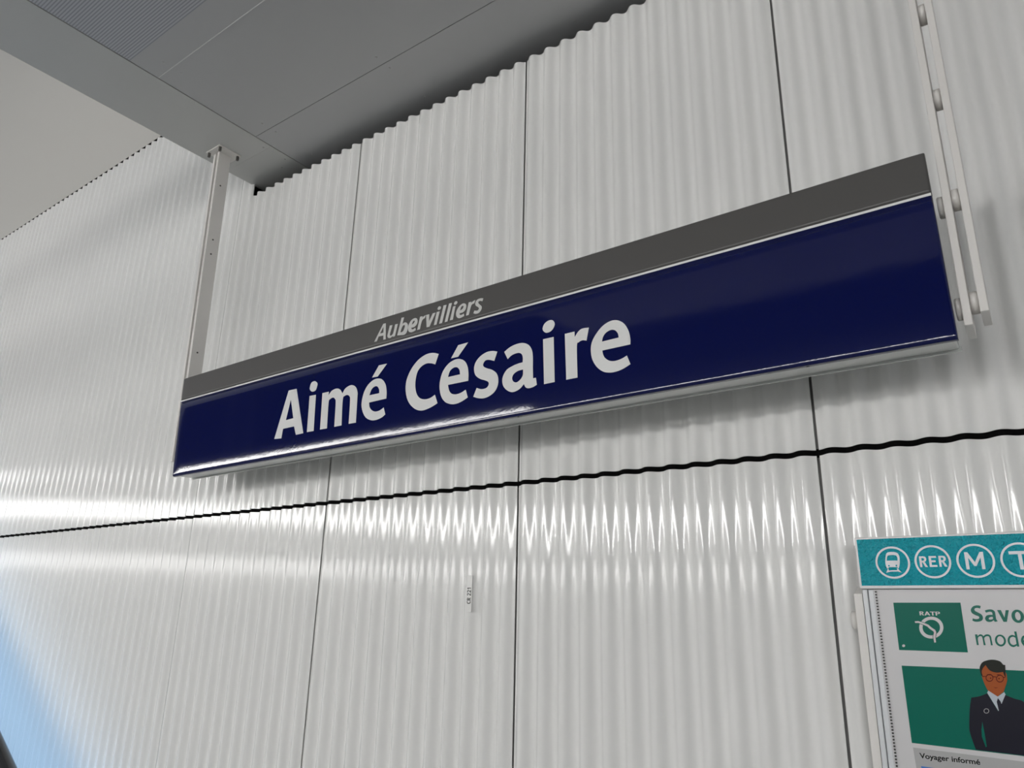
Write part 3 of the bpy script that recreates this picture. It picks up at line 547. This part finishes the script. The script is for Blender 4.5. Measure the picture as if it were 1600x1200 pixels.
for key, m, k, nm in (('shirt', 'shirt', 1, 'printed_shirt'), ('suit', 'navy', 2, 'printed_suit'), ('tie', 'navy', 3, 'printed_tie'), ('arm_gap_a', 'green', 4, 'printed_gap'), ('face', 'skin', 3, 'printed_face'),
                      ('hair', 'hair', 4, 'printed_hair'), ('glass_a', 'brown', 5, 'printed_glasses'), ('glass_b', 'brown', 5, 'printed_glasses'), ('glass_bar', 'brown', 5, 'printed_glasses'),
                      ('mouth', 'brown', 5, 'printed_mouth'), ('brows', 'brown', 5, 'printed_brows'), ('eyes', 'brown', 5, 'printed_eyes'), ('badge', 'info', 4, 'printed_badge')):
    o = pr(key, m, k); o.name = nm
text('lettering', 'Voyager informé', .0145, (2.1735, -.7162), 'ink', ps, yp-.0003, width=.113, offset=.0003)
# mounting bars with stand-offs
for x0, x1, s in ((2.0730, 2.0915, -1), (FX1+.002, FX1+.0205, 1)):
    prism('flat_bar', [(-.100, -.372), (-.100, ZB-.05), (-.046, ZB-.05), (-.046, -.352)], 'x', x0, x1, 'bar', fr)
    for z in (-.432, -.95):
        xa = x0 if s < 0 else x1
        cyl('stand_off', (xa, -.073, z), (xa+s*.0155, -.073, z), .021, 'bar', fr, 20, .0015)
        cyl('wall_fixing', ((x0+x1)/2, -.046, z), ((x0+x1)/2, -.004, z), .008, 'bar', fr, 12)

# ------------------------------------------------------------------ escalator side by the wall, lower left
es = empty('escalator_side')
tag(es, 'black sloping escalator handrail over a blue-lit glass side at the bottom left corner', 'escalator')
def rail_z(x): return -1.047-.5009*(x+1.782)-.056         # centre line of the handrail
YE = -.36
def tube(name, pts, rad, m, parent, n=12):
    verts = []; faces = []
    for k, q in enumerate(pts):
        a = Vector(pts[max(0, k-1)]); c = Vector(pts[min(len(pts)-1, k+1)]); t = (c-a).normalized()
        s = Vector((0, 1, 0)); w = t.cross(s).normalized()
        for i in range(n):
            g = 2*math.pi*i/n; verts.append(Vector(q)+s*(rad*math.cos(g))+w*(rad*math.sin(g)))
    for k in range(len(pts)-1):
        for i in range(n): faces.append((k*n+i, k*n+(i+1) % n, (k+1)*n+(i+1) % n, (k+1)*n+i))
    faces += [tuple(range(n)), tuple(range((len(pts)-1)*n, len(pts)*n))[::-1]]
    me = bpy.data.meshes.new('m'); me.from_pydata([tuple(v) for v in verts], [], faces); me.update()
    for f in me.polygons: f.use_smooth = True
    return link(name, me, m, parent)
newel = [(-1.23+.16*math.cos(a), rail_z(-1.48)-.16-.01+.16*math.sin(a)) for a in [math.radians(60-15*i) for i in range(13)]]
path = [(-6.2, rail_z(-6.2)), (-4.0, rail_z(-4.0)), (-2.2, rail_z(-2.2)), (-1.51, rail_z(-1.51)), (-1.31, rail_z(-1.48)-.03)] + newel
tube('handrail', [(x, YE, z) for x, z in path], .04, 'case', es)
inner = [(x, z) for x, z in path[:4]]
prism('glass_side', inner+[(-1.15, rail_z(-1.48)-.12), (-1.27, -1.72), (-1.60, -1.80), (-6.2, rail_z(-6.2)-.68)], 'y', YE-.008, YE+.008, 'screen', es)
prism('steel_skirt', [(-6.2, rail_z(-6.2)-.66), (-1.60, -1.78), (-1.23, -1.72), (-1.15, -2.1), (-6.2, -2.1)], 'y', YE-.06, YE+.06, 'steel', es)
